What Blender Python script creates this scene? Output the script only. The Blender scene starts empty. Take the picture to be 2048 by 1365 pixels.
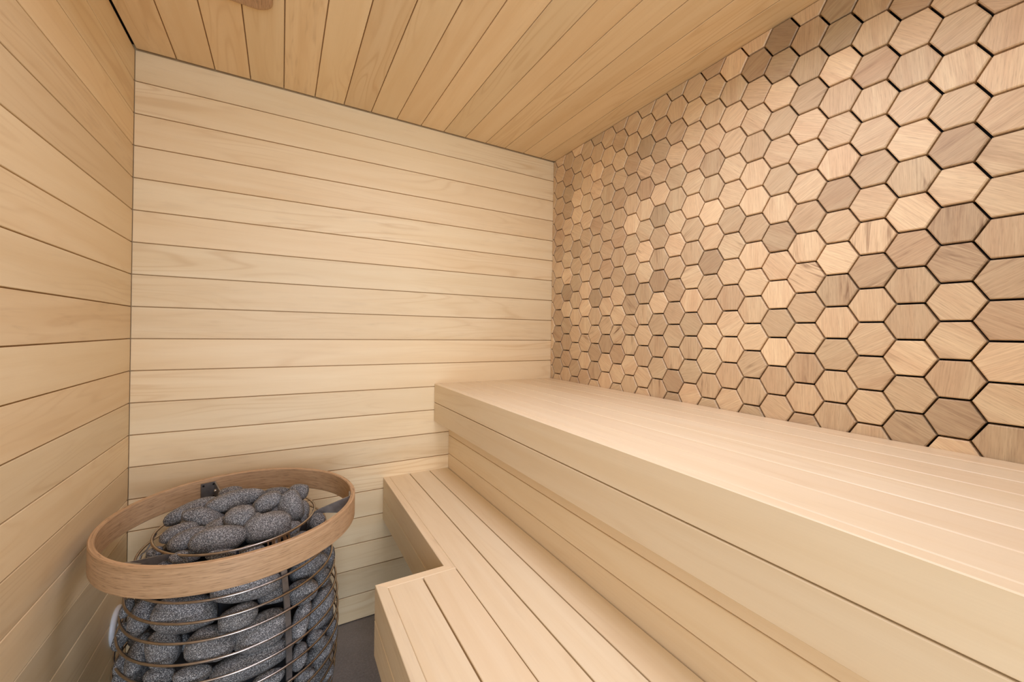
import bpy, bmesh, math, random
from mathutils import Vector, Matrix, noise

# ------------------------------------------------------------------ units
# all lengths below are in "boards": one wall board = 0.112 m.  Origin of x,y = camera, z measured from camera height.
U = 0.112
FLOOR = -11.40
def P(x, y, z):
    return Vector((x * U, y * U, (z - FLOOR) * U))
rnd = random.Random(7)
S = bpy.context.scene
COL = S.collection

# ------------------------------------------------------------------ camera
W_PX = 2048.0
F_PX, CX, CY = 814.923, 1030.495, 664.744
yaw, pitch, roll = math.radians(29.864), math.radians(0.043), math.radians(0.870)
fwd = Vector((math.sin(yaw) * math.cos(pitch), math.cos(yaw) * math.cos(pitch), math.sin(pitch)))
rgt = Vector((math.cos(yaw), -math.sin(yaw), 0)); upv = rgt.cross(fwd)
r2 = math.cos(roll) * rgt + math.sin(roll) * upv
u2 = -math.sin(roll) * rgt + math.cos(roll) * upv
cam_d = bpy.data.cameras.new('camera'); cam = bpy.data.objects.new('camera', cam_d); COL.objects.link(cam)
m = Matrix((r2, u2, -fwd)).transposed().to_4x4(); m.translation = P(0, 0, 0)
cam.matrix_world = m
cam_d.sensor_fit = 'HORIZONTAL'; cam_d.sensor_width = 36.0
cam_d.lens = F_PX / W_PX * 36.0
cam_d.shift_x = -(CX - 1024.0) / W_PX
cam_d.shift_y = -(682.5 - CY) / W_PX
cam_d.clip_start = 0.01
S.camera = cam

# ------------------------------------------------------------------ world, lights, exposure
wd = bpy.data.worlds.new('daylight'); S.world = wd; wd.use_nodes = True
bg = wd.node_tree.nodes['Background']
bg.inputs[0].default_value = (0.93, 0.98, 1.08, 1); bg.inputs[1].default_value = 0.8
def area(name, loc, target, sx, sy, power, col):
    d = bpy.data.lights.new(name, 'AREA'); d.shape = 'RECTANGLE'; d.size = sx; d.size_y = sy; d.energy = power; d.color = col
    o = bpy.data.objects.new(name, d); COL.objects.link(o); o.location = loc
    o.rotation_euler = (target - loc).to_track_quat('-Z', 'Y').to_euler()
    return o
# cool daylight coming through the doorway behind the camera
area('daylight_doorway', P(-0.6, -16.0, -1.5), P(2.0, 16, -2.0), 1.15, 1.9, 59.0, (0.88, 1.01, 1.23))
# unseen fill light under the ceiling, added to brighten the room more evenly
fill = area('overhead_fill', P(4.8, 5.4, 8.50), P(4.8, 5.6, 0), 0.5, 0.5, 10.0, (1.0, 1.03, 1.28))
fill.data.spread = math.radians(165)
S.view_settings.view_transform = 'Standard'; S.view_settings.look = 'None'
S.view_settings.gamma = 1.0; S.view_settings.use_curve_mapping = False
S.view_settings.exposure = 0.0
S.cycles.max_bounces = 10; S.cycles.diffuse_bounces = 7; S.cycles.glossy_bounces = 4
S.cycles.use_denoising = True
S.cycles.sample_clamp_indirect = 6.0

# ------------------------------------------------------------------ tables: tile tones (column,row):(tone,grain,streak) and stones
TILES = {
(0,7):(0.0,1,0.3),(-1,6):(0.3,0,0.3),(-2,6):(0.15,2,0.6),(-3,5):(0.6,0,0.3),(-2,7):(0.12,2,0.4),(-3,6):(0.35,0,0.3),
(0,6):(0.22,1,0.4),(-1,5):(0.4,0,0.3),(-2,5):(0.9,1,0.0),(1,6):(0.2,2,0.5),(-3,4):(0.42,2,0.4),(-4,4):(0.5,0,0.2),
(-4,5):(0.65,1,0.2),(-5,4):(0.5,2,0.3),(-5,3):(0.75,0,0.2),(-6,4):(0.6,0,0.5),(0,5):(0.85,1,0),(-1,4):(0.4,2,0.3),
(-2,4):(0.6,0,0.2),(-3,3):(0.7,0,0.3),(-4,3):(0.65,2,0.3),(-5,2):(0.6,2,0.3),(0,4):(0.45,2,0.2),(-1,3):(0.75,1,0.1),
(-2,3):(0.62,1,0.4),(-3,2):(0.62,2,0.3),(-4,2):(0.8,1,0.2),(-5,1):(0.3,2,0.7),(0,3):(0.6,1,0.2),(-1,2):(0.6,1,0.1),
(-2,2):(0.75,0,0.4),(-3,1):(0.38,2,0.3),(-4,1):(0.5,0,0.9),(-5,0):(0.72,1,0.2),(-6,2):(0.6,2,0.3),(-6,1):(0.55,1,0.5),
(-5,-1):(0.2,0,0.9),(-4,-1):(0.35,2,0.5),(-5,-2):(0.25,1,0.8),(-4,0):(0.8,1,0.1),(-6,-1):(0.4,0,0.4),
(-3,-1):(0.8,0,1.0),(-4,-2):(0.38,0,0.6),(-6,-2):(0.33,2,0.6),(-3,-2):(0.3,2,0.6),(-1,-1):(0.8,0,0.9),
(-1,-2):(0.75,1,1.0),(1,0):(0.38,2,0.2),(0,0):(0.25,1,0.2),(-1,0):(0.45,2,0.2),(-2,-2):(0.3,0,0.7),(1,-1):(0.85,0,0.1),
(0,1):(0.75,0,0.4),(-2,-1):(0.85,1,0.0),(0,-1):(0.75,1,0.1),(-2,0):(0.62,2,0.1),(2,1):(0.4,2,0.1),(1,-2):(0.72,1,0.1),
(2,-1):(0.72,1,0.1),(0,-2):(0.9,0,0.1),(8,-4):(0.55,0,0.9),(7,-3):(0.55,0,1.0),(9,-4):(0.5,2,0.9),(10,-3):(0.5,2,0.8),
(8,-3):(0.5,1,0.8),(5,-5):(0.5,0,1.0),(8,-2):(0.3,1,0.8),(12,-4):(0.55,1,0.8),(11,-6):(0.35,0,0.9),(14,-4):(0.3,0,0.5),
(6,-4):(0.35,0,0.4),(6,-6):(0.45,0,0.9),(11,-5):(0.25,1,0.4),(15,-3):(0.3,1,0.1),(15,-4):(0.25,1,0.3),
(15,-5):(0.28,1,0.1),(15,-6):(0.3,1,0.1),(14,-3):(0.32,1,0.1),(6,-3):(0.32,2,0.1),(10,-6):(0.75,0,0.1),
(8,-5):(0.7,2,0.1),(7,-4):(0.62,1,0.1),(12,-5):(0.7,0,0.1),(13,-3):(0.65,0,0.1),(12,-3):(0.65,0,0.0),
(6,-2):(0.8,1,0.0),(5,-3):(0.38,1,0.1),(5,-4):(0.4,1,0.2),(-4,-6):(0.2,1,0.7),(-5,-7):(0.8,1,0.1),(-6,-6):(0.3,0,0.4),
(3,-6):(0.5,0,0.8),(2,-6):(0.65,2,0.2),(1,-6):(0.5,0,0.7),(0,-6):(0.55,1,0.2),(1,-7):(0.3,1,0.4),(-1,-7):(0.35,2,0.3),
(-1,-6):(0.62,0,0.3),(-5,-6):(0.15,1,0.7),(-3,-6):(0.65,1,0.2)
}
STONES = [
 ('biggest smooth stone under the wooden ring, behind the two upper wires', (-1.806, 11.768, -6.524), (0.973, 0.023, -0.229), (0.188, 0.498, 0.847), (0.624, 0.387, 0.423)),
 ('broad stone tucked right under the ring, left of the front rib', (-0.605, 11.459, -6.109), (0.996, 0.003, -0.093), (0.081, 0.472, 0.878), (0.657, 0.297, 0.346)),
 ('upright stone at the left under the ring, left of the biggest stone', (-2.674, 12.301, -6.619), (0.943, 0.027, -0.331), (0.273, 0.501, 0.821), (0.232, 0.348, 0.251)),
 ('round-ended stone in the third row at the middle of the cage front', (-1.275, 11.325, -7.122), (0.974, -0.033, -0.226), (0.208, 0.537, 0.817), (0.472, 0.337, 0.36)),
 ('large slanting stone beside the front rib, rising to the right', (-0.281, 11.406, -7.175), (0.979, 0.124, 0.16), (-0.201, 0.518, 0.831), (0.558, 0.382, 0.41)),
 ('longest stone low in the cage, slanting up to the front rib', (-0.494, 11.39, -7.855), (0.996, 0.073, 0.043), (-0.077, 0.564, 0.822), (0.821, 0.315, 0.382)),
 ('pointed stone below the broad one under the ring, left of the slanting stone', (-0.766, 11.258, -6.656), (0.976, 0.155, 0.15), (-0.208, 0.487, 0.848), (0.379, 0.257, 0.277)),
 ('egg-shaped stone leaning left below the biggest stone', (-2.179, 11.717, -7.147), (0.299, -0.456, -0.838), (0.941, 0.285, 0.181), (0.381, 0.3, 0.316)),
 ('tall narrow stone at the left side of the cage, below the upright stone', (-2.685, 12.135, -7.415), (0.936, -0.008, -0.352), (0.299, 0.545, 0.783), (0.2, 0.412, 0.229)),
 ('long stone right of the rib, directly below the wooden ring', (0.729, 12.475, -6.527), (0.972, 0.062, 0.227), (-0.229, 0.462, 0.857), (0.509, 0.306, 0.336)),
 ('rounded stone right of the rib, below the long one', (0.545, 11.883, -6.817), (0.999, -0.033, 0.022), (-0.002, 0.498, 0.867), (0.364, 0.269, 0.286)),
 ('dark stone crossing behind the front rib near its upper end', (-0.064, 11.627, -6.552), (0.996, -0.038, -0.078), (0.087, 0.489, 0.868), (0.312, 0.208, 0.225)),
 ('upright bluish stone towards the right side of the cage', (1.032, 12.36, -7.678), (0.431, 0.45, 0.782), (-0.9, 0.282, 0.333), (0.512, 0.269, 0.303)),
 ('upright pale speckled stone next to the right side of the front rib', (0.535, 11.607, -7.415), (0.311, 0.501, 0.807), (-0.95, 0.199, 0.242), (0.45, 0.191, 0.225)),
 ('small stone partly hidden behind the round-ended stone', (-1.838, 12.029, -7.347), (0.948, -0.047, -0.315), (0.291, 0.531, 0.796), (0.206, 0.179, 0.186)),
 ('small round stone below the upright bluish stone', (0.907, 11.948, -8.205), (0.955, -0.213, -0.205), (0.289, 0.527, 0.799), (0.215, 0.199, 0.205)),
 ('stone in the bottom row below the round-ended stone', (-1.586, 11.21, -7.609), (0.987, 0.035, -0.154), (0.107, 0.569, 0.815), (0.332, 0.179, 0.201)),
 ('stone in the bottom row below the egg-shaped leaning stone', (-2.2, 11.563, -7.65), (0.961, -0.0, -0.277), (0.228, 0.567, 0.791), (0.291, 0.17, 0.188)),
 ('upright stone low on the right of the front rib', (0.505, 11.515, -8.224), (0.976, -0.154, -0.155), (0.215, 0.561, 0.799), (0.178, 0.297, 0.196)),
 ('slanting stone at the lower right of the cage', (1.001, 12.28, -8.878), (0.71, 0.373, 0.597), (-0.701, 0.455, 0.55), (0.423, 0.269, 0.292)),
 ('rounded stone at the bottom right of the front rib', (0.644, 11.684, -8.962), (0.989, -0.121, -0.087), (0.143, 0.597, 0.789), (0.24, 0.21, 0.218)),
 ('dark stone at the left edge of the cage in front of the white vent', (-3.137, 12.85, -7.26), (0.935, 0.029, -0.353), (0.286, 0.523, 0.803), (0.137, 0.293, 0.158)),
 ('stone at the lowest right edge of the cage', (1.203, 12.528, -9.701), (0.948, -0.247, -0.202), (0.31, 0.563, 0.766), (0.216, 0.274, 0.227)),
 ('dark stone high at the left edge of the cage under the ring', (-3.035, 12.704, -6.566), (0.941, 0.052, -0.335), (0.268, 0.492, 0.828), (0.111, 0.196, 0.123)),
 ('dark stone behind the wires right of the long stone', (1.077, 12.518, -6.939), (0.966, -0.183, -0.18), (0.246, 0.454, 0.857), (0.208, 0.225, 0.214)),
 ('small stone at the left edge of the cage, below the dark one by the vent', (-3.025, 12.365, -7.638), (0.931, 0.002, -0.366), (0.304, 0.553, 0.775), (0.142, 0.186, 0.15)),
 ('lowest stone at the left edge of the cage', (-3.038, 12.373, -7.965), (0.928, -0.012, -0.372), (0.312, 0.567, 0.762), (0.16, 0.166, 0.164)),
 ('stone at the bottom beneath the longest stone, beside the rib', (-0.139, 11.158, -8.25), (1.0, 0.006, -0.009), (0.004, 0.595, 0.804), (0.313, 0.17, 0.191)),
 ('dark stone hidden behind the front rib halfway down', (0.258, 11.835, -7.897), (0.957, -0.175, -0.231), (0.289, 0.527, 0.799), (0.182, 0.318, 0.202)),
 ('narrow stone at the right edge of the cage, halfway down', (1.359, 12.732, -8.788), (0.954, -0.232, -0.189), (0.286, 0.523, 0.803), (0.147, 0.373, 0.177)),
 ('stone at the top right edge of the cage under the ring', (1.312, 13.115, -6.76), (0.969, -0.183, -0.166), (0.23, 0.428, 0.874), (0.157, 0.323, 0.18)),
 ('stone in the bottom row under the middle of the longest stone', (-1.005, 11.621, -8.259), (0.987, -0.027, -0.158), (0.144, 0.582, 0.801), (0.234, 0.154, 0.166)),
 ('large oval grey stone lying at the front edge of the heaped stones', (-1.231, 11.989, -5.067), (0.993, 0.057, -0.108), (0.077, 0.396, 0.915), (0.582, 0.288, 0.329)),
 ('broad blunt grey stone at the front, behind the cut-out letter plate', (-0.206, 12.19, -5.08), (0.999, -0.002, -0.032), (0.03, 0.388, 0.921), (0.498, 0.356, 0.38)),
 ('oval stone leaning left of the large front oval stone, lower left of heap', (-1.859, 12.377, -5.102), (0.954, 0.232, 0.19), (-0.262, 0.334, 0.905), (0.391, 0.231, 0.254)),
 ('small three-cornered grey stone at the middle of the heap', (-0.852, 12.459, -4.85), (0.969, 0.144, 0.199), (-0.237, 0.338, 0.911), (0.335, 0.28, 0.293)),
 ('flat stone touching the cage rim at the far left of the heap', (-2.099, 12.778, -5.059), (0.973, 0.209, 0.099), (-0.167, 0.339, 0.926), (0.387, 0.208, 0.233)),
 ('smooth egg-shaped stone sloping down towards the three-cornered stone, left of it', (-1.66, 13.113, -4.955), (0.897, -0.052, -0.438), (0.425, 0.367, 0.828), (0.497, 0.241, 0.276)),
 ('small low stone wedged under the notched stone, beside the blunt front stone', (0.28, 12.471, -5.373), (0.998, -0.012, 0.065), (-0.055, 0.401, 0.914), (0.235, 0.193, 0.202)),
 ('dark stone sunk between the large front oval and the blunt stone', (-0.661, 12.424, -5.379), (0.976, -0.041, -0.214), (0.213, 0.398, 0.892), (0.141, 0.203, 0.151)),
 ('big upright stone with a notch, right of the tilted oval stone', (0.298, 12.918, -4.95), (-0.198, 0.355, 0.914), (-0.98, -0.051, -0.192), (0.403, 0.307, 0.324)),
 ('tilted oval stone rising to the right behind the three-cornered stone', (-0.298, 12.982, -4.763), (0.869, 0.188, 0.457), (-0.494, 0.29, 0.82), (0.373, 0.238, 0.259)),
 ('upright stone at the right edge of the heap beside the bracket', (0.527, 13.259, -5.363), (0.98, -0.119, -0.158), (0.191, 0.361, 0.913), (0.238, 0.375, 0.259)),
 ('long stone at the upper left of the heap, below the back bracket plate', (-2.009, 13.682, -4.892), (0.936, 0.232, 0.264), (-0.324, 0.276, 0.905), (0.558, 0.223, 0.268)),
 ('longest stone at the top of the heap, rising to the right', (-1.051, 13.415, -4.693), (0.988, 0.114, 0.103), (-0.134, 0.318, 0.939), (0.619, 0.242, 0.292)),
 ('round knob of a stone crowning the heap at its right end', (0.49, 13.747, -4.881), (0.985, -0.088, -0.149), (0.17, 0.324, 0.931), (0.284, 0.237, 0.247)),
 ('small stone at the back of the heap, right beside the back bracket', (-1.232, 14.367, -4.773), (0.987, 0.121, 0.11), (-0.142, 0.301, 0.943), (0.294, 0.152, 0.172)),
 ('flat stone peeping over the back of the tilted oval stone', (-0.052, 13.909, -4.828), (0.997, -0.024, -0.08), (0.083, 0.327, 0.941), (0.306, 0.139, 0.162)),
 ('small stone showing behind the right end of the longest stone', (-0.485, 13.742, -4.799), (0.984, -0.026, -0.175), (0.173, 0.33, 0.928), (0.178, 0.151, 0.158)),
 ('dark stone just outside the cage rim under the right bracket', (0.94, 12.716, -5.411), (0.978, -0.139, -0.156), (0.197, 0.371, 0.907), (0.205, 0.214, 0.21)),
 ('stone outside the cage rim by the front left bracket', (-1.845, 11.91, -5.293), (0.986, 0.09, -0.142), (0.092, 0.416, 0.905), (0.292, 0.136, 0.157)),
 ('flat stone below the front wire of the cage rim', (-1.143, 11.64, -5.305), (0.986, 0.021, -0.166), (0.142, 0.422, 0.895), (0.301, 0.126, 0.149)),
 ('stone below the cage rim at the left end of the letter plate', (-0.538, 11.61, -5.34), (0.992, -0.012, -0.127), (0.12, 0.419, 0.9), (0.263, 0.132, 0.15)),
 ('small stone outside the cage rim at the far left behind the wide rib', (-2.523, 12.548, -5.336), (0.942, 0.273, 0.197), (-0.283, 0.327, 0.902), (0.157, 0.116, 0.123)),
]

# ------------------------------------------------------------------ node helpers
class NT:
    def __init__(s, name, rough=0.5, spec=0.3, metal=0.0):
        s.m = bpy.data.materials.new(name); s.m.use_nodes = True
        s.t = s.m.node_tree; s.n = s.t.nodes; s.b = s.n['Principled BSDF']
        s.b.inputs['Roughness'].default_value = rough
        s.b.inputs['Specular IOR Level'].default_value = spec
        s.b.inputs['Metallic'].default_value = metal
    def node(s, typ, ins=None, **props):
        n = s.n.new(typ)
        for k, v in props.items(): setattr(n, k, v)
        for k, v in (ins or {}).items():
            if hasattr(v, 'is_output'): s.t.links.new(v, n.inputs[k])
            else: n.inputs[k].default_value = v
        return n
    def math(s, op, a, b=None, c=None, clamp=False):
        n = s.n.new('ShaderNodeMath'); n.operation = op; n.use_clamp = clamp
        for i, v in enumerate((a, b, c)):
            if v is None: continue
            if hasattr(v, 'is_output'): s.t.links.new(v, n.inputs[i])
            else: n.inputs[i].default_value = v
        return n.outputs[0]
    def mix(s, f, a, b, blend='MIX'):
        n = s.n.new('ShaderNodeMix'); n.data_type = 'RGBA'; n.blend_type = blend
        for i, v in ((0, f), (6, a), (7, b)):
            if hasattr(v, 'is_output'): s.t.links.new(v, n.inputs[i])
            elif i == 0: n.inputs[0].default_value = v
            else: n.inputs[i].default_value = (*v, 1) if len(v) == 3 else v
        return n.outputs[2]
    def remap(s, x, a, b, c=0.0, d=1.0):
        n = s.node('ShaderNodeMapRange', {0: x, 1: a, 2: b, 3: c, 4: d}); return n.outputs[0]
    def scale(s, vec, xyz):
        return s.node('ShaderNodeMapping', {'Vector': vec, 'Scale': xyz}).outputs[0]
    def noise(s, vec, sc=1.0, detail=3.0, rough=.5, dist=0.0):
        return s.node('ShaderNodeTexNoise', {'Vector': vec, 'Scale': sc, 'Detail': detail, 'Roughness': rough, 'Distortion': dist}).outputs[0]
    def out(s, col, height=None, bump=0.1, dist=0.001):
        s.t.links.new(col, s.b.inputs['Base Color'])
        if height is not None:
            b = s.node('ShaderNodeBump', {'Height': height, 'Strength': bump, 'Distance': dist})
            s.t.links.new(b.outputs[0], s.b.inputs['Normal'])
        return s.m

def wood(name, light, dark, line, rough=.45, spec=.28, figure=.5, fibre=.10, tonevar=.16, fscale=420, pores=0.0, pink=(1.0, .93, .88)):
    """boards: UV 'grain' = metres along / across the grain; colour attribute 'tone' = (tone, streak, hue)."""
    k = NT(name, rough, spec)
    uv = k.node('ShaderNodeUVMap', uv_map='grain').outputs[0]
    at = k.node('ShaderNodeAttribute', attribute_name='tone')
    sep = k.node('ShaderNodeSeparateColor', {0: at.outputs['Color']})
    tone, streak, hue = sep.outputs[0], sep.outputs[1], sep.outputs[2]
    broad = k.noise(k.scale(uv, (1.1, 17, 1)), 1, 3, .55, .7)
    cont = k.noise(k.scale(uv, (.75, 7.5, 1)), 1, 2, .45, .35)
    rings = k.math('SINE', k.math('MULTIPLY', cont, 95.0))
    rings = k.math('POWER', k.math('MULTIPLY_ADD', rings, .5, .5), 5.0)
    rings = k.math('MULTIPLY', rings, k.remap(k.noise(k.scale(uv, (1.3, 5, 1)), 1, 1), .42, .68))
    fib = k.noise(k.scale(uv, (9, fscale, 1)), 1, 2, .6)
    col = k.mix(k.remap(broad, .32, .70), light, dark)
    col = k.mix(k.math('MULTIPLY', rings, figure), col, line)
    col = k.mix(k.math('MULTIPLY', k.remap(fib, .35, .75), fibre), col, line)
    # darker mineral streaks
    st = k.noise(k.scale(uv, (5.5, 62, 1)), 1, 3, .55, .9)
    patch = k.noise(k.scale(uv, (9, 22, 1)), 1, 1)
    stf = k.math('MULTIPLY', k.remap(st, .50, .74), k.remap(patch, .40, .62))
    stf = k.math('MULTIPLY', stf, streak, clamp=True)
    col = k.mix(stf, col, tuple(c * f for c, f in zip(line, (.52, .42, .36))))
    if pores:
        po = k.noise(k.scale(uv, (26, 620, 1)), 1, 2, .55)
        col = k.mix(k.math('MULTIPLY', k.remap(po, .56, .70), pores), col, tuple(c * .42 for c in line))
    # board to board difference
    br = k.remap(tone, 0, 1, 1 - tonevar, 1 + tonevar * .55)
    vm = k.node('ShaderNodeVectorMath', {0: col}, operation='SCALE'); k.t.links.new(br, vm.inputs['Scale'])
    pink = k.mix(k.remap(hue, 0, 1, 0, .55), vm.outputs[0], pink, 'MULTIPLY')
    return k.out(pink, fib, .05, .0006)

M_BOARD = wood('aspen_boards', (.825, .682, .430), (.765, .600, .350), (.620, .435, .225), figure=.48)
M_BENCH = wood('aspen_bench', (.835, .712, .495), (.785, .640, .415), (.660, .490, .285), rough=.40, figure=.30, tonevar=.08)
M_CEIL = wood('aspen_ceiling', (.815, .645, .385), (.755, .565, .310), (.620, .420, .205), figure=.48, tonevar=.08)
M_TILE = wood('hexagon_wood', (.800, .634, .385), (.705, .512, .300), (.42, .268, .158), rough=.5, figure=.12, fibre=.42, tonevar=.42, fscale=230, pores=.30, pink=(1.0, .87, .84))
M_OAK = wood('oak_veneer', (.61, .405, .232), (.50, .320, .170), (.29, .168, .080), rough=.42, figure=.15, fibre=.55, tonevar=.06, fscale=260, pores=.75)

def plain(name, col, rough=.5, spec=.4, metal=0., nz=None):
    k = NT(name, rough, spec, metal)
    if nz:
        tc = k.node('ShaderNodeTexCoord').outputs['Object']
        f = k.noise(k.scale(tc, (nz, nz, nz)), 1, 3)
        c = k.mix(k.remap(f, .3, .7), tuple(x * .8 for x in col), tuple(min(1, x * 1.15) for x in col))
        return k.out(c)
    k.b.inputs['Base Color'].default_value = (*col, 1)
    return k.m
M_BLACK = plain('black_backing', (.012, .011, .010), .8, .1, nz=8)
M_STEEL = plain('brushed_steel', (.46, .405, .355), .30, .5, 1.0, nz=40)
M_PLATE = plain('grey_steel_plate', (.30, .285, .275), .42, .5, .85, nz=60)
M_CHROME = plain('bright_screw', (.75, .74, .72), .18, .5, 1.0, nz=80)
M_WHITE = plain('white_plastic', (.80, .81, .83), .35, .45, nz=5)
M_GAP_SHADE = plain('gap_shade_black', (.018, .018, .020), .75, .2, nz=12)

def stone_mat():
    k = NT('speckled_stone', .68, .35)
    tc = k.node('ShaderNodeTexCoord').outputs['Object']
    oi = k.node('ShaderNodeObjectInfo').outputs['Random']
    off = k.node('ShaderNodeCombineXYZ', {0: k.math('MULTIPLY', oi, 31.0), 1: k.math('MULTIPLY', oi, 17.0)}).outputs[0]
    v = k.node('ShaderNodeVectorMath', {0: tc, 1: off}, operation='ADD').outputs[0]
    big = k.noise(v, 14, 3, .55)
    fine = k.noise(v, 520, 2, .6)
    mid = k.noise(v, 300, 2, .6)
    col = k.mix(k.remap(big, .3, .7), (.078, .077, .077), (.132, .127, .121))
    col = k.mix(k.remap(fine, .55, .63), col, (.52, .51, .48))
    col = k.mix(k.remap(mid, .58, .66), col, (.34, .335, .33))
    col = k.mix(k.remap(fine, .44, .34), col, (.022, .022, .024))
    return k.out(col, k.math('ADD', fine, k.math('MULTIPLY', big, 2.0)), .5, .0015)
M_STONE = stone_mat()

def concrete():
    k = NT('concrete_floor', .62, .3)
    tc = k.node('ShaderNodeTexCoord').outputs['Object']
    a = k.noise(tc, 3.2, 5, .6, .3); f = k.noise(tc, 130, 3, .7)
    col = k.mix(k.remap(a, .3, .72), (.140, .122, .104), (.235, .205, .172))
    col = k.mix(k.remap(f, .45, .75, 0, .45), col, (.30, .275, .25))
    sp = k.node('ShaderNodeTexVoronoi', {'Vector': k.node('ShaderNodeVectorMath', {0: tc, 1: k.node('ShaderNodeTexNoise', {'Vector': tc, 'Scale': 30.0}).outputs['Color']}, operation='MULTIPLY_ADD').outputs[0], 'Scale': 21.0}).outputs['Distance']
    pit = k.math('MULTIPLY', k.remap(sp, .16, .08), k.remap(k.noise(tc, 9, 2), .50, .60))
    col = k.mix(k.math('MULTIPLY', pit, .85), col, (.018, .016, .015))
    return k.out(col, f, .25, .001)
M_FLOOR = concrete()

# ------------------------------------------------------------------ mesh builder
class MB:
    """collects faces with grain UVs and a tone colour; build() links them as ONE mesh object."""
    def __init__(s): s.v = []; s.f = []; s.uv = []; s.tn = []; s.sm = []
    def face(s, pts, uvs=None, tone=(.5, .1, .3), smooth=False):
        i = len(s.v); s.v.extend(pts); s.f.append(tuple(range(i, i + len(pts))))
        s.uv.append(uvs or [(p.x, p.y + p.z) for p in pts]); s.tn.append(tone); s.sm.append(smooth)
    def board(s, lo, hi, grain, tone=None, bev=.012, cut=None):
        """axis-aligned board with chamfered edges, lo/hi in board units; grain = axis index; cut = mitre function on a Vector (board units)."""
        tone = tone or (rnd.random(), rnd.random() ** 3 * .5, rnd.random())
        ou, ov = rnd.uniform(0, 40), rnd.uniform(0, 40)
        a, b = Vector(lo), Vector(hi); e = min(bev, *((b[i] - a[i]) * .3 for i in range(3)))
        def corner(sx, sy, sz, ax):            # vertex on the face of axis ax
            q = []
            for i, sg in enumerate((sx, sy, sz)):
                w = b[i] if sg else a[i]
                if i != ax: w += -e if sg else e
                q.append(w)
            q = Vector(q); return cut(q) if cut else q
        def emit(q, nax):
            ac = [i for i in range(3) if i != grain]
            uvs = []
            for w in q:
                if nax == grain: uvs.append(((w[ac[0]] * U * .12) + ou, w[ac[1]] * U + ov))
                else:
                    o = [i for i in ac if i != nax][0] if nax in ac else ac[0]
                    uvs.append((w[grain] * U + ou, w[o] * U + ov + nax * .37))
            s.face([P(*w) for w in q], uvs, tone)
        for ax in range(3):
            i, j = [k for k in range(3) if k != ax]
            for sg in (0, 1):
                q = []
                for si, sj in ((0, 0), (1, 0), (1, 1), (0, 1)):
                    sn = [0, 0, 0]; sn[ax] = sg; sn[i] = si; sn[j] = sj
                    q.append(corner(*sn, ax))
                flip = (sg == 0) ^ (ax == 1)
                emit(q[::-1] if flip else q, ax)
        for ax in range(3):                    # chamfers along axis ax
            i, j = [k for k in range(3) if k != ax]
            for si in (0, 1):
                for sj in (0, 1):
                    def vv(t, face_ax):
                        sn = [0, 0, 0]; sn[ax] = t; sn[i] = si; sn[j] = sj
                        return corner(*sn, face_ax)
                    q = [vv(0, i), vv(1, i), vv(1, j), vv(0, j)]
                    n = (q[1] - q[0]).cross(q[2] - q[1]); c = Vector((0, 0, 0)); c[i] = 1 if si else -1; c[j] = 1 if sj else -1
                    emit(q if n.dot(c) > 0 else q[::-1], i)
    def box(s, lo, hi, tone=(.5, 0, .3)):
        a, b = lo, hi
        c = [(a[0], a[1], a[2]), (b[0], a[1], a[2]), (b[0], b[1], a[2]), (a[0], b[1], a[2]), (a[0], a[1], b[2]), (b[0], a[1], b[2]), (b[0], b[1], b[2]), (a[0], b[1], b[2])]
        for f in ((0, 3, 2, 1), (4, 5, 6, 7), (0, 1, 5, 4), (1, 2, 6, 5), (2, 3, 7, 6), (3, 0, 4, 7)):
            s.face([P(*c[i]) for i in f], None, tone)
    def build(s, name, mat, parent=None, merge=True):
        me = bpy.data.meshes.new(name); me.from_pydata(s.v, [], s.f)
        me.uv_layers.new(name='grain'); me.color_attributes.new('tone', 'FLOAT_COLOR', 'CORNER')
        fu = [c for uvs in s.uv for q in uvs for c in q]
        fc = [c for tn, f in zip(s.tn, s.f) for _ in f for c in (*tn, 1.0)]
        me.uv_layers['grain'].data.foreach_set('uv', fu)
        me.color_attributes['tone'].data.foreach_set('color', fc)
        me.polygons.foreach_set('use_smooth', s.sm)
        if merge:
            bm = bmesh.new(); bm.from_mesh(me); bmesh.ops.remove_doubles(bm, verts=bm.verts, dist=1e-6); bm.to_mesh(me); bm.free()
        me.materials.append(mat); me.update()
        return link(name, me, parent)

def link(name, me, parent=None):
    o = bpy.data.objects.new(name, me); COL.objects.link(o)
    if parent is not None:
        o.parent = parent
        o.matrix_parent_inverse = Matrix.Translation(-parent.location)
    return o
def tag(o, label, cat, group=None):
    o['label'] = label; o['category'] = cat
    if group: o['group'] = group
    return o
def struct(o): o['kind'] = 'structure'; return o
def thing(name, loc, label, cat, group=None):
    o = bpy.data.objects.new(name, None); COL.objects.link(o); o.location = loc; o.empty_display_size = .1
    return tag(o, label, cat, group)

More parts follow.
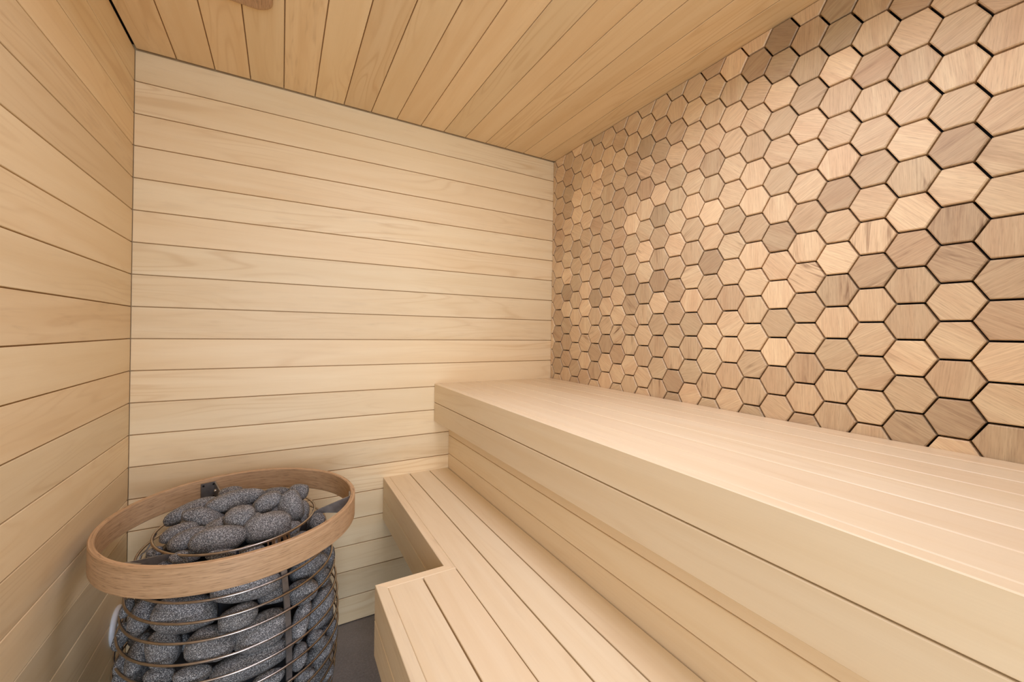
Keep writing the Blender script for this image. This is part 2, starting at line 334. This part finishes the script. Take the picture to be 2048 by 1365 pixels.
def tube(mb, path, r, n=10, closed=False, tone=(.5, 0, 0)):
    """round wire along a list of Vectors (metres)"""
    L = len(path); rings = []
    for i, p in enumerate(path):
        a = path[(i - 1) % L] if (closed or i) else path[0]; b = path[(i + 1) % L] if (closed or i < L - 1) else path[-1]
        t = (b - a).normalized(); s1 = t.cross(Vector((0, 0, 1)))
        s1 = s1.normalized() if s1.length > 1e-4 else Vector((1, 0, 0)); s2 = s1.cross(t)
        rings.append([p + r * (math.cos(2 * math.pi * k / n) * s1 + math.sin(2 * math.pi * k / n) * s2) for k in range(n)])
    for i in range(L if closed else L - 1):
        A, B = rings[i], rings[(i + 1) % L]
        for k in range(n): mb.face([A[k], A[(k + 1) % n], B[(k + 1) % n], B[k]], None, tone, True)
    if not closed: mb.face(rings[0][::-1]); mb.face(rings[-1])
def disc(mb, prof, centre, axis, n=48, smooth=True):
    """lathe: prof = [(radius, height)] in metres about axis through centre"""
    ax = axis.normalized(); s1 = ax.orthogonal().normalized(); s2 = ax.cross(s1)
    def pt(r, h, k): a = 2 * math.pi * k / n; return centre + ax * h + r * (math.cos(a) * s1 + math.sin(a) * s2)
    for (r0, h0), (r1, h1) in zip(prof, prof[1:]):
        for k in range(n):
            q = [pt(r0, h0, k), pt(r0, h0, k + 1), pt(r1, h1, k + 1), pt(r1, h1, k)]
            if r0 < 1e-6: q = q[1:]
            elif r1 < 1e-6: q = q[:3]
            mb.face(q, None, (.5, 0, 0), smooth)

# ------------------------------------------------------------------ room shell
D, XL, XR, ZC = 16.868, -4.049, 11.751, 8.614
YF = -7.0                                                            # front wall, behind the camera
BT = .16                                                             # board thickness
G = .028                                                             # groove between boards
M_GROOVE_SHADE = wood('groove_shade_wood', (.66, .47, .25), (.58, .39, .19), (.45, .28, .12), figure=.2)  # browner than the boards: shade inside the grooves put into the wood colour
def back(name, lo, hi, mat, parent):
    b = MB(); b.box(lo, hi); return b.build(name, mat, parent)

def wall_tone(): return (min(1, max(0, rnd.gauss(.55, .28))), rnd.random() ** 3 * .35, rnd.random())
w = MB()
for k in range(20):
    z1 = ZC - k - (.035 if k == 0 else 0); z0 = max(ZC - k - 1 + G, FLOOR + .01)
    w.board((XL + .01, D, z0), (XR + .14, D + BT, z1), 0, wall_tone(), .010)
wall_back = struct(w.build('wall_back', M_BOARD))
back('backing_board', (XL - .6, D + .095, FLOOR - .3), (XR + .6, D + .6, ZC + .6), M_GROOVE_SHADE, wall_back)
w = MB()
for k in range(20):
    z1 = ZC - k - (.035 if k == 0 else 0); z0 = max(ZC - k - 1 + G, FLOOR + .01)
    w.board((XL - BT, YF, z0), (XL, D - .002, z1), 1, wall_tone(), .010)
wall_left = struct(w.build('wall_left', M_BOARD))
back('backing_board', (XL - .6, YF - .5, FLOOR - .3), (XL - .095, D + .6, ZC + .6), M_GROOVE_SHADE, wall_left)
w = MB()
for k in range(-1, 17):
    x0 = max(XL + .0157 + .99969 * k, XL + .028) + G * .5; x1 = min(XL + .0157 + .99969 * (k + 1), XR + .10) - G * .5
    if x1 - x0 < .1: continue
    w.board((x0, YF, ZC), (x1, D - .045, ZC + BT), 1, wall_tone(), .010)
ceiling = struct(w.build('ceiling', M_CEIL))
back('backing_board', (XL + .06, YF - .5, ZC + .10), (XR + .08, D - .06, ZC + .5), M_GROOVE_SHADE, ceiling)
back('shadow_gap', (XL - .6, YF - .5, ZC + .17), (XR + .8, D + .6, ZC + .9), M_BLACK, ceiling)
f = MB(); f.face([P(XL - .5, -20, FLOOR), P(XR + .6, -20, FLOOR), P(XR + .6, D + .5, FLOOR), P(XL - .5, D + .5, FLOOR)])
struct(f.build('floor', M_FLOOR))
# front wall behind the camera: doorway on the left
w = MB()
DX0, DX1, DZ = XL + 1.1, 4.7, 7.6
for lo, hi in (((XL, FLOOR), (DX0, ZC)), ((DX0, DZ), (DX1, ZC)), ((DX1, FLOOR), (XR + .5, ZC))):
    n = max(1, round(hi[1] - lo[1]))
    for i in range(n):
        h = (hi[1] - lo[1]) / n
        w.board((lo[0], YF - .2, lo[1] + i * h + .01), (hi[0], YF, lo[1] + (i + 1) * h - .01), 0, wall_tone(), .01)
wall_front = struct(w.build('wall_front', M_BOARD))

# hexagon wall: black backing and wooden tiles
HY, HZ, HS = 6.1079, 2.7158, .78463
HR = HS / math.sqrt(3); GAP = .042; TH = .20; CH = .020
XT = XR                                                               # tile faces
b = MB(); b.box((XR + TH, YF - .5, FLOOR - .3), (XR + .8, D + .6, ZC + .6)); wall_right = struct(b.build('wall_right', M_BLACK))
def clip(poly, n, d):                                                 # keep n.p <= d, 2D
    out = []
    for i, p in enumerate(poly):
        q = poly[(i + 1) % len(poly)]; a = n[0] * p[0] + n[1] * p[1] - d; c = n[0] * q[0] + n[1] * q[1] - d
        if a <= 0: out.append(p)
        if a * c < 0: t = a / (a - c); out.append((p[0] + t * (q[0] - p[0]), p[1] + t * (q[1] - p[1])))
    return out
def inset(poly, e):
    n = len(poly); res = []
    for i in range(n):
        p0, p1, p2 = Vector(poly[i - 1]), Vector(poly[i]), Vector(poly[(i + 1) % n])
        d1 = (p1 - p0).normalized(); d2 = (p2 - p1).normalized()
        n1 = Vector((-d1.y, d1.x)); n2 = Vector((-d2.y, d2.x)); bis = (n1 + n2)
        bis = bis / max(.35, bis.dot(n1)) if bis.length > 1e-5 else n1
        res.append(tuple(p1 + bis * e))
    return res
tl = MB()
ZB = -2.25
for c in range(-13, 18):
    for r in range(-8, 9):
        cy = HY + c * 1.5 * HR; cz = HZ + (r + (.5 if c % 2 else 0)) * HS
        rr = HR - GAP / math.sqrt(3)
        poly = [(cy + rr * math.cos(math.radians(60 * i)), cz + rr * math.sin(math.radians(60 * i))) for i in range(6)]
        poly = clip(poly, (1, 0), D - .012); poly = clip(poly, (0, 1), ZC - .014) if len(poly) > 2 else poly
        poly = clip(poly, (0, -1), -(ZB - .08)) if len(poly) > 2 else poly
        if (c, r) == (-4, 6) or (abs(cy - 3.45) < .3 and abs(cz - 7.6) < .45): poly = clip(poly, (.80, .60), .80 * 3.76 + .60 * 7.54) if len(poly) > 2 else poly
        if len(poly) < 3: continue
        ar = abs(sum(poly[i - 1][0] * poly[i][1] - poly[i][0] * poly[i - 1][1] for i in range(len(poly)))) / 2
        if ar < .004: continue
        rt = random.Random(c * 131 + r * 7 + 5)
        if (c, r) in TILES: tone, g, st = TILES[(c, r)]
        else: tone, g, st = min(.95, max(.15, rt.gauss(.56, .17))), rt.choice((0, 1, 2)), (rt.random() ** 2) * .6
        hue = rt.random() * (.9 if tone < .45 else .5)
        ga = math.radians((90, 30, 150)[g]) + rt.gauss(0, .05)
        if g and rt.random() < .15: ga += math.radians(15)
        gu, gv = (math.cos(ga), math.sin(ga)), (-math.sin(ga), math.cos(ga)); ou, ov = rt.uniform(0, 50), rt.uniform(0, 50)
        uvf = lambda p: ((p[0] * gu[0] + p[1] * gu[1]) * U * 1.3 + ou, (p[0] * gv[0] + p[1] * gv[1]) * U * 1.3 + ov)
        top = inset(poly, CH); n = len(poly); lift = rt.uniform(-.012, .012); x = XT + lift
        tn = (tone, st, hue)
        tl.face([P(x, *q) for q in top][::-1], [uvf(q) for q in top][::-1], tn)
        for i in range(n):
            j = (i + 1) % n
            tl.face([P(x, *top[i]), P(x, *top[j]), P(x + CH, *poly[j]), P(x + CH, *poly[i])], [uvf(top[i]), uvf(top[j]), uvf(poly[j]), uvf(poly[i])], tn)
            tl.face([P(x + CH, *poly[i]), P(x + CH, *poly[j]), P(XR + TH, *poly[j]), P(XR + TH, *poly[i])], [uvf(poly[i]), uvf(poly[j]), uvf(poly[j]), uvf(poly[i])], tn)
o = tl.build('hexagon_tiles', M_TILE, wall_right)
bm = bmesh.new(); bm.from_mesh(o.data); bmesh.ops.recalc_face_normals(bm, faces=bm.faces); bm.to_mesh(o.data); bm.free()

# ------------------------------------------------------------------ benches
FT = .24                                                              # fascia board thickness
Z1, X1 = -2.255, 5.725                                                # upper bench top and front
bench = thing('upper_bench', P(8.7, 8, -3), 'wide pale wooden bench running along the hexagon tiled wall, the higher of two', 'bench')
def bt(a=.55): return (min(1, max(0, rnd.gauss(a, .22))), rnd.random() ** 3 * .25, rnd.random() * .8)
s = MB()
xs = [X1 + FT + .012, 6.85, 7.69, 8.53, 9.37, 10.21, 11.05, XR - .01]
for a, b_ in zip(xs, xs[1:]): s.board((a, YF + .05, Z1 - .25), (b_ - .014, D - .008, Z1), 1, bt(), .022)
s.build('seat', M_BENCH, bench)
s = MB()
s.board((X1, YF + .05, -3.038), (X1 + FT, D - .008, Z1), 1, bt(.35), .016); s.board((X1, YF + .05, -3.84), (X1 + FT, D - .008, -3.062), 1, bt(.6), .016)
s.build('front_panel', M_BENCH, bench)
s = MB(); s.board((X1 + FT, YF + .05, -3.84), (6.40, D - .008, -3.70), 1, bt(.5), .01); s.build('underside_board', M_BENCH, bench)
s = MB()
zz = [-3.705, -4.53, -5.33, -6.14, -6.98, -7.82, -8.66, -9.5, -10.34, -11.39]
for a, b_ in zip(zz, zz[1:]): s.board((6.397, YF + .05, b_ + .022), (6.397 + .2, D - .008, a), 1, bt(.45), .012)
s.build('riser_panel', M_BENCH, bench)
s = MB(); s.box((6.46, YF + .05, -11.35), (6.8, D - .01, -3.72)); s.build('riser_backing', M_BENCH, bench)

Z2, X2, X3, YS = -5.937, 3.648, 1.975, 9.815                          # lower bench, step extension
low = thing('lower_bench', P(4.5, 8, -6.5), 'lower L-shaped wooden bench stepping out towards the room at its near end', 'bench')
s = MB()
xs = [X2 + FT, 4.712, 5.556, 6.39]
for a, b_ in zip(xs, xs[1:]): s.board((a + (.004 if a < 4 else .018), YF + .05, Z2 - .25), (b_ - .018, D - .008, Z2), 1, bt(), .012)
s.build('seat', M_BENCH, low)
s = MB()
xs = [X3 + FT, 3.033, X2 + FT]
for a, b_ in zip(xs, xs[1:]): s.board((a + (.004 if a < 3 else .018), YF + .05, Z2 - .25), (b_ - .018, YS - FT - .004, Z2), 1, bt(.5), .012)
s.build('step_seat', M_BENCH, low)
def fascia(x0, x1, y0, y1, ax, cut, tones):
    m_ = MB()
    for (za, zb), tn in zip(((Z2 - .80, Z2), (-7.59, Z2 - .822)), tones):
        m_.board((x0, y0, za), (x1, y1, zb), ax, tn, .012, cut)
    return m_
YI = YS - FT
def cut_bench(q):
    q = q.copy()
    if q.y < (YS + D) / 2: q.y = YS - (q.x - X2)          # 45 degree mitre at the inner corner
    return q
def cut_end(q):
    q = q.copy()
    if q.x < (X2 + X3) / 2: q.x = X3 + (YS - q.y)         # outer corner
    else: q.x = X2 + (YS - q.y)                           # inner corner
    return q
def cut_side(q):
    q = q.copy()
    if q.y > 0: q.y = YS - (q.x - X3)
    return q
fascia(X2, X2 + FT, YS, D - .008, 1, cut_bench, (bt(.4), bt(.6))).build('front_panel', M_BENCH, low)
fascia(X3, X2, YI, YS, 0, cut_end, (bt(.9), bt(.6))).build('step_end_panel', M_BENCH, low)
fascia(X3, X3 + FT, YF + .05, YS, 1, cut_side, (bt(.45), bt(.7))).build('step_front_panel', M_BENCH, low)
s = MB(); s.box((X2 + .5, YF + .2, -7.4), (6.39, D - .1, Z2 - .26)); s.box((X3 + .5, YF + .2, -7.4), (X2 + .4, YI - .3, Z2 - .26)); s.build('support_frame', M_BENCH, low)

# ------------------------------------------------------------------ heater
HC = (-.888, 13.265)
def RB(z): return 2.463 - .046 * (z + 8.423) ** 2
def pol(az, r, z): a = math.radians(az); return P(HC[0] + r * math.cos(a), HC[1] + r * math.sin(a), z)
ht = thing('sauna_heater', P(HC[0], HC[1], FLOOR), 'round steel cage heater filled with grey stones, with a wooden guard ring', 'heater')
WR = .030
for z in [-5.60, -6.005, -6.405, -6.785, -7.205, -7.61, -8.03, -8.44, -8.85, -9.26, -9.67, -10.08, -10.49, -10.9]:
    t = MB(); tube(t, [pol(360 * i / 120, RB(z), z) for i in range(120)], WR * U, 10, True); t.build('cage_wire', M_STEEL, ht)
t = MB(); tube(t, [pol(360 * i / 120, 1.80, -5.184) for i in range(120)], WR * 1.05 * U, 10, True); t.build('cage_rim', M_STEEL, ht)
BR = (-8, -128, 112)
for az in (-61, 59, 179) + BR:
    full = az not in BR
    t = MB(); zs = [-5.20, -5.3, -5.42, -5.55, -5.64] + ([-5.9 - i * .42 for i in range(13)] + [-11.3] if full else [])
    def rr(z): return (1.80 + (RB(-5.6) - .1 - 1.80) * min(1, (-5.184 - z) / .416) if z > -5.6 else RB(z)) - (.02 if z > -5.6 else .05)
    hw = .07 if full else .045
    for z0, z1 in zip(zs, zs[1:]):
        ra, rb = rr(z0), rr(z1)
        def q(r, z, sd, dp): a = math.radians(az); return P(HC[0] + (r - dp) * math.cos(a) - sd * hw * math.sin(a), HC[1] + (r - dp) * math.sin(a) + sd * hw * math.cos(a), z)
        for sd0, d0, sd1, d1 in ((-1, 0, 1, 0), (1, 0, 1, .035), (1, .035, -1, .035), (-1, .035, -1, 0)):
            t.face([q(rb, z1, sd0, d0), q(rb, z1, sd1, d1), q(ra, z0, sd1, d1), q(ra, z0, sd0, d0)])
    t.build('cage_rib' if full else 'bracket_foot', M_PLATE, ht)
t = MB(); disc(t, [(0, 0), (2.05 * U, 0), (2.1 * U, .25 * U), (2.1 * U, .6 * U), (0, .6 * U)], P(HC[0], HC[1], FLOOR), Vector((0, 0, 1)), 64, False); t.build('base', M_PLATE, ht)
t = MB(); prof = [(0, 0)] + [(max(.1, (RB(z) - .82)) * U, (z + 10.8) * U) for z in [-10.8 + i * .4 for i in range(13)]] + [(1.62 * U, 5.16 * U), (1.35 * U, 5.36 * U), (.8 * U, 5.54 * U), (0, 5.62 * U)]
disc(t, prof, P(HC[0], HC[1], -10.8), Vector((0, 0, 1)), 48); t.build('gap_shade_core', M_GAP_SHADE, ht)  # added black core, keeps the gaps between stones dark; no real heater part

# wooden guard ring: laminated, slightly tilted
RO, RI, RT, RH = 2.885, 2.765, -4.788, .64
def rz(az, r, z): p_ = pol(az, r, z); p_.z += .020 * (p_.y - HC[1] * U); return p_
t = MB(); N = 144
prof = [(RO, -RH + .02), (RO, -.02), (RO - .02, 0), (RI + .075, 0), (RI + .05, 0), (RI + .02, 0), (RI, -.02), (RI, -RH + .02), (RI + .02, -RH), (RO - .02, -RH)]
for i in range(N):
    a0, a1 = 360 * i / N, 360 * (i + 1) / N
    for j in range(len(prof)):
        (ra, za), (rb, zb) = prof[j], prof[(j + 1) % len(prof)]
        top = j in (2, 3, 4)
        seam = .0 if 180 < (a0 + 137 + 90) % 360 else 3.7
        arc0, arc1 = a0 * math.pi / 180 * 2.8 * U + seam, a1 * math.pi / 180 * 2.8 * U + seam
        va, vb = (za if not top else ra * .35) * U + (5 if j in (6,) else 0), (zb if not top else rb * .35) * U + (5 if j in (6,) else 0)
        tn = (.5, .0, .3) if not top else ((.95, 0, .1), (.1, 0, .2), (.95, 0, .1))[j - 2]
        if 214 < a0 < 229 and not top: tn = (.2, 0, .3)
        t.face([rz(a0, ra, RT + za), rz(a1, ra, RT + za), rz(a1, rb, RT + zb), rz(a0, rb, RT + zb)], [(arc0, va), (arc1, va), (arc1, vb), (arc0, vb)], tn, True)
o = t.build('guard_ring', M_OAK, ht)
o.data.shade_smooth() if hasattr(o.data, 'shade_smooth') else None
bm = bmesh.new(); bm.from_mesh(o.data); bmesh.ops.recalc_face_normals(bm, faces=bm.faces)
for e in bm.edges:
    if len(e.link_faces) == 2 and e.calc_face_angle(0) > math.radians(30): e.smooth = False
bm.to_mesh(o.data); bm.free()

# brackets: a tab on the ring and a tapering upright web that reaches in to the cage rim
for az in BR:
    a = math.radians(az); er, et = Vector((math.cos(a), math.sin(a), 0)), Vector((-math.sin(a), math.cos(a), 0))
    def q(r, sd, z): return P(HC[0], HC[1], z) + (er * r + et * sd) * U
    tt = .018
    web = [(1.78, -5.20), (1.90, -5.13), (2.72, -4.86), (2.72, -5.36), (2.45, -5.30), (2.1, -5.25), (1.78, -5.25)]
    m_ = MB(); sd0 = -.17
    A = [q(r, sd0 - tt, z) for r, z in web]; B = [q(r, sd0 + tt, z) for r, z in web]
    m_.face(A); m_.face(B[::-1])
    for i in range(len(web)): j = (i + 1) % len(web); m_.face([A[j], A[i], B[i], B[j]])
    web_o = m_.build('ring_bracket', M_PLATE, ht)
    bm = bmesh.new(); bm.from_mesh(web_o.data); bmesh.ops.recalc_face_normals(bm, faces=bm.faces); bm.to_mesh(web_o.data); bm.free()
    m_ = MB(); c8 = []
    for sd, dz in ((-.19, -4.85), (.19, -4.85), (.19, -5.38), (-.19, -5.38)):
        for dr in (2.715, 2.755): c8.append(q(dr, sd, dz))
    for f_ in ((0, 2, 4, 6), (1, 7, 5, 3), (0, 1, 3, 2), (2, 3, 5, 4), (4, 5, 7, 6), (6, 7, 1, 0)): m_.face([c8[i] for i in f_])
    m_.build('tab', M_PLATE, web_o)
    for sd in (-.13, .13):
        for dz in (-4.92, -5.31):
            m_ = MB(); disc(m_, [(0, .006 * U), (.028 * U, .006 * U), (.028 * U, -.01 * U)], q(2.713, sd, dz), -er, 14, False); m_.build('screw_hole', M_BLACK, web_o)
    m_ = MB(); disc(m_, [(0, .05 * U), (.03 * U, .045 * U), (.045 * U, .02 * U), (.045 * U, -.02 * U)], q(2.58, sd0 + tt, -5.1), et, 16); m_.build('bolt', M_CHROME, web_o)

# cut-out letters hanging from the front of the cage rim
az0, az1 = -69.0, -51.5; LH = .34
def lp(u, v, d=0.): return pol(az0 + (az1 - az0) * u, 1.80 + .10 * v + d, -5.19 - LH * v)
lm = MB()
def lbar(u0, v0, u1, v1, wd=.030):
    L = 6; du, dv = u1 - u0, v1 - v0; ln = math.hypot(du, dv * .6); nu, nv = -dv * .6 / ln * wd, du / ln * wd / .6
    for s_ in range(L):
        t0, t1 = s_ / L, (s_ + 1) / L
        c4 = [(u0 + du * t0 + nu, v0 + dv * t0 + nv), (u0 + du * t0 - nu, v0 + dv * t0 - nv), (u0 + du * t1 - nu, v0 + dv * t1 - nv), (u0 + du * t1 + nu, v0 + dv * t1 + nv)]
        F_ = [lp(*k_, .03) for k_ in c4]; K_ = [lp(*k_, 0) for k_ in c4]
        lm.face(F_[::-1]); lm.face(K_)
        for i in range(4): lm.face([F_[i], F_[(i + 1) % 4], K_[(i + 1) % 4], K_[i]])
# H U U M
lbar(.04, 0, .04, 1); lbar(.22, 0, .22, 1); lbar(.04, .5, .22, .5, .035)
lbar(.29, 0, .29, .95); lbar(.46, 0, .46, .95); lbar(.29, .93, .46, .93, .04)
lbar(.53, 0, .53, .95); lbar(.70, 0, .70, .95); lbar(.53, .93, .70, .93, .04)
lbar(.77, 0, .77, 1); lbar(.97, 0, .97, 1); lbar(.77, .02, .87, .55); lbar(.97, .02, .87, .55)
lbar(0, 0.0, 1, 0.0, .03)
o = lm.build('letter_plate', M_STEEL, ht)

# ------------------------------------------------------------------ stones
def stone(idx, lab, ctr, ea, eb, rad, group):
    rs = random.Random(idx * 17 + 3)
    bm = bmesh.new(); bmesh.ops.create_icosphere(bm, subdivisions=4, radius=1.0)
    A, B = Vector(ea), Vector(eb); Cx = A.cross(B)
    off = Vector((rs.uniform(0, 50), rs.uniform(0, 50), rs.uniform(0, 50)))
    lump = .20 if 'cornered' in lab or 'blunt' in lab or 'notch' in lab else .13
    ex = .86 if 'cornered' not in lab else .95
    for v in bm.verts:
        p_ = v.co.normalized()
        sp = Vector([math.copysign(abs(k_) ** ex, k_) for k_ in p_])
        k_ = 1 + lump * noise.noise(p_ * .95 + off) + .045 * noise.noise(p_ * 2.3 + off) + .012 * noise.noise(p_ * 6 + off)
        if 'notch' in lab:
            dn = (p_ - Vector((.35, .45, -.8)).normalized()).length; k_ -= .16 * math.exp(-(dn / .22) ** 2)
        sp *= k_ * 1.03
        v.co = (A * sp.x * rad[0] + B * sp.y * rad[1] + Cx * sp.z * rad[2]) * U
    bmesh.ops.recalc_face_normals(bm, faces=bm.faces)
    me = bpy.data.meshes.new('sauna_stone'); bm.to_mesh(me); bm.free()
    me.polygons.foreach_set('use_smooth', [True] * len(me.polygons)); me.materials.append(M_STONE)
    o = link('sauna_stone', me); o.location = P(*ctr)
    return tag(o, lab, 'stone', group)

for idx, (lab, ctr, ea, eb, rad) in enumerate(STONES):
    stone(idx, lab, ctr, ea, eb, rad, 'stones heaped in the heater' if idx >= 32 else 'stones behind the cage wires')
# stones that show only in the gaps: under the heap and along both sides of the cage
rf = random.Random(21)
def filler(k, lab, ctr, az, rad, group):
    t_ = math.radians(az + 90); up = math.radians(rf.uniform(55, 120))
    ea = Vector((math.cos(t_) * math.cos(up), math.sin(t_) * math.cos(up), math.sin(up)))
    eb = Vector((math.cos(math.radians(az)), math.sin(math.radians(az)), 0)).cross(ea)
    stone(200 + k, lab, ctr, ea, eb, rad, group)
k = 0
for az, r in ((0, 0), (20, .95), (75, .95), (130, .95), (185, .95), (240, .85), (295, .9), (345, 1.0)):
    a = math.radians(az); filler(k, 'dark stone mostly hidden underneath the top stones of the heap', (HC[0] + r * math.cos(a), HC[1] + r * math.sin(a), -5.12 - .06 * r), az, (.36, .30, .34), 'stones hidden under the heap'); k += 1
for i, z in enumerate((-6.15, -6.75, -7.35, -7.95, -8.55)):
    for az in (148, 172):
        zz = z - (.3 if az > 160 else 0); a = math.radians(az); r = RB(zz) - .36
        filler(k, 'dark stone on the far left side of the cage, seen edge-on past the wires', (HC[0] + r * math.cos(a), HC[1] + r * math.sin(a), zz), az, (.33, .36, .25), 'stones on the far left side'); k += 1
for i, z in enumerate((-6.0, -6.6, -7.2, -7.8, -8.4, -9.0, -9.6)):
    for az in (3, 26):
        zz = z - (.3 if az > 10 else 0); a = math.radians(az); r = RB(zz) - .36
        filler(k, 'dark stone on the far right side of the cage, seen edge-on past the wires', (HC[0] + r * math.cos(a), HC[1] + r * math.sin(a), zz), az, (.33, .38, .25), 'stones on the far right side'); k += 1

for az in (-152, -118, -92, -70, -36):
    a = math.radians(az); r = 1.72
    filler(k, 'dark stone under the front of the cage rim, mostly hidden by the wooden ring', (HC[0] + r * math.cos(a), HC[1] + r * math.sin(a), -5.70), az, (.26, .40, .30), 'stones under the rim'); k += 1
for z, az0 in ((-8.86, -160), (-9.5, -147), (-10.12, -160)):
    for i in range(6):
        az = az0 + i * 25; a = math.radians(az); r = RB(z) - .38
        if z > -9 and az > -80: continue
        filler(k, 'dark stone in the lowest rows of the cage near the floor', (HC[0] + r * math.cos(a), HC[1] + r * math.sin(a), z), az, (.33, .42, .27), 'stones in the lowest rows'); k += 1

# ------------------------------------------------------------------ vents
vt = thing('wall_vent', P(XL, 15.90, -8.66), 'round white plastic air vent on the left board wall behind the heater', 'vent')
ex = Vector((1, 0, 0)); vc = P(XL, 15.90, -8.66)
t = MB(); disc(t, [(.40 * U, 0), (.52 * U, 0), (.54 * U, .04 * U), (.50 * U, .10 * U), (.40 * U, .12 * U), (.36 * U, .06 * U), (.36 * U, 0)], vc, ex); t.build('vent_ring', M_WHITE, vt)
t = MB(); disc(t, [(0, .24 * U), (.28 * U, .22 * U), (.33 * U, .17 * U), (.31 * U, .12 * U), (.10 * U, .09 * U), (.10 * U, 0)], vc, ex); t.build('vent_disc', M_WHITE, vt)

def rounded(x0, x1, y0, y1, r, n=8):
    pts = []
    for cx, cy, a0 in ((x1 - r, y1 - r, 0), (x0 + r, y1 - r, 90), (x0 + r, y0 + r, 180), (x1 - r, y0 + r, 270)):
        for i in range(n + 1): a = math.radians(a0 + 90 * i / n); pts.append((cx + r * math.cos(a), cy + r * math.sin(a)))
    return pts
t = MB(); H0 = .13
lays = [(rounded(-2.35, -.31, 10.9, 12.93, .42), ZC - .002), (rounded(-2.35, -.31, 10.9, 12.93, .42), ZC - H0 + .05), (rounded(-2.31, -.35, 10.94, 12.89, .40), ZC - H0 + .012), (rounded(-2.25, -.41, 11.0, 12.83, .36), ZC - H0)]
for (A, za), (B, zb) in zip(lays, lays[1:]):
    for i in range(len(A)):
        j = (i + 1) % len(A); pts = [P(*A[j], za), P(*A[i], za), P(*B[i], zb), P(*B[j], zb)]
        t.face(pts, [(q_.y, q_.x + q_.z) for q_ in pts], (.25, 0, .6), True)
pts = [P(*q_, lays[-1][1]) for q_ in lays[-1][0]][::-1]; t.face(pts, [(q_.y, q_.x) for q_ in pts], (.3, .1, .7))
o = t.build('ceiling_vent_cover', M_OAK)
tag(o, 'wooden vent cover with rounded corners on the board ceiling above the heater', 'vent cover')
